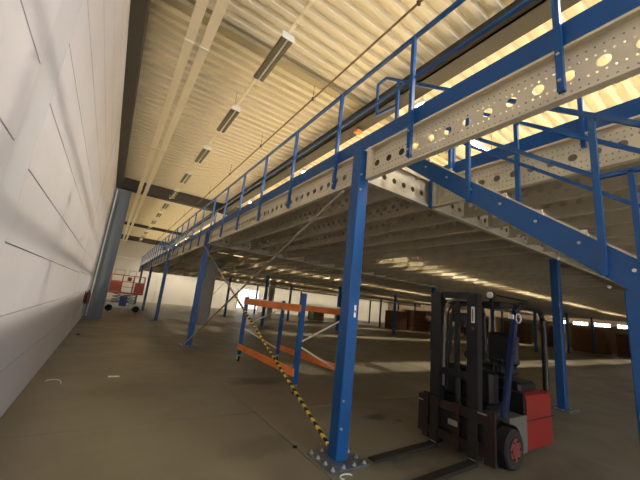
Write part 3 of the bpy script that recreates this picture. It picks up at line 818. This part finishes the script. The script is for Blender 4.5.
arc = [(.07*math.cos(t), .045*math.sin(t), .006) for t in [PI*.05*i for i in range(26)]]
o = tag(MB().tube(arc, .006, 6).build('white_cable_loop', WHITE), 'small white loop of cable on the floor at the corner post plate', 'cable'); o.location = (2.30, 2.62, 0)
o = tag(MB().bbox(-.025, .025, -.02, .02, 0, .025, .008).build('rubble_lump', BLACK), 'small dark lump at the foot of the corner post plate', 'debris'); o.location = (2.13, 3.35, 0)
arc = [(.12*math.cos(t), .3*math.sin(t), .006) for t in [PI*.06*i for i in range(14)]]
o = tag(MB().tube(arc, .006, 6).build('string_curl', PAPER), 'thin pale curl of string on the floor by the white wall', 'string'); o.location = (-.42, 6.55, 0)

# goods stored far under the deck: crates and pallet stacks along the back
def crate(x, y, w_, d_, h_, lab, m):
    r = empty('storage_crate', (x, y, 0), lab, 'crate', 'stored goods far under the deck')
    b = MB()
    for q in (-.42, 0, .42): b.box(q*w_-.05, q*w_+.05, -d_/2, d_/2, 0, .1)
    b.box(-w_/2, w_/2, -d_/2, d_/2, .1, .13); b.build('pallet', WOOD, r)
    MB().bbox(-w_/2+.02, w_/2-.02, -d_/2+.02, d_/2-.02, .13, h_, .02).build('box', m, r)
    for q in (.35, .7): MB().box(-w_/2+.012, w_/2-.012, -d_/2+.012, d_/2-.012, h_*q, h_*q+.05).build('strap', WOOD, r)
    return r
DKB = mat('dark_brown_board', (92, 64, 44), .85, 0, .2, 1); GRB = mat('grey_board', (128, 118, 100), .8, 0, .15, 1)
k = 0
for (x, y, w_, d_, h_, m, nm) in ((27, 24.5, 2.2, 1.3, 2.0, DKB, 'dark brown'), (29.6, 24.0, 2.2, 1.3, 2.3, DKB, 'dark brown'), (32.2, 23.5, 2.2, 1.3, 1.9, DKB, 'dark brown'),
     (36.9, 21, 1.4, 2.3, 2.2, DKB, 'dark brown'), (38.6, 17.2, 1.4, 2.3, 2.2, DKB, 'dark brown'), (39.2, 14.4, 1.4, 2.3, 2.1, DKB, 'dark brown'), (40, 11.2, 1.4, 2.6, 2.2, CARD, 'brown'),
     (40.4, 8.0, 1.4, 2.6, 2.0, DKB, 'dark brown'), (41, 4.8, 1.4, 2.6, 1.7, GRB, 'grey'), (41.2, 1.6, 1.4, 2.6, 1.9, GRB, 'grey'), (41.3, -1.6, 1.4, 2.6, 1.9, GRB, 'grey'),
     (35, 27, 1.6, 1.4, 2.2, GRB, 'grey'), (21, 31.5, 1.6, 1.2, 1.5, GRB, 'grey'), (24, 30.2, 1.6, 1.2, 1.6, GRB, 'grey')):
    crate(x, y, w_, d_, h_, f'{nm} strapped crate stored under the deck, {ORD[k] if k < 12 else ["thirteenth","fourteenth"][k-12]} along the distant line of goods', m); k += 1

# ------------------------------------------------------------------ camera
cd = bpy.data.cameras.new('camera'); cam = bpy.data.objects.new('camera', cd); C.objects.link(cam)
cd.sensor_fit = 'HORIZONTAL'; cd.sensor_width = 36; cd.lens = 36*F/640; cd.clip_start = .05; cd.clip_end = 200
cam.matrix_world = Matrix(((R2.x, U2.x, -fw.x, CAM.x), (R2.y, U2.y, -fw.y, CAM.y), (R2.z, U2.z, -fw.z, CAM.z), (0,0,0,1)))
sc = bpy.context.scene; sc.camera = cam
wd = bpy.data.worlds.new('world'); sc.world = wd; wd.use_nodes = True
wd.node_tree.nodes['Background'].inputs[0].default_value = (.5, .6, .8, 1); wd.node_tree.nodes['Background'].inputs[1].default_value = .3
sc.view_settings.view_transform = 'Standard'; sc.view_settings.look = 'None'; sc.view_settings.gamma = 1; sc.view_settings.use_curve_mapping = False
sc.view_settings.exposure = 0.68
sc.cycles.use_denoising = True; sc.cycles.max_bounces = 8; sc.cycles.diffuse_bounces = 5; sc.cycles.transparent_max_bounces = 12
sc.cycles.sample_clamp_indirect = 6
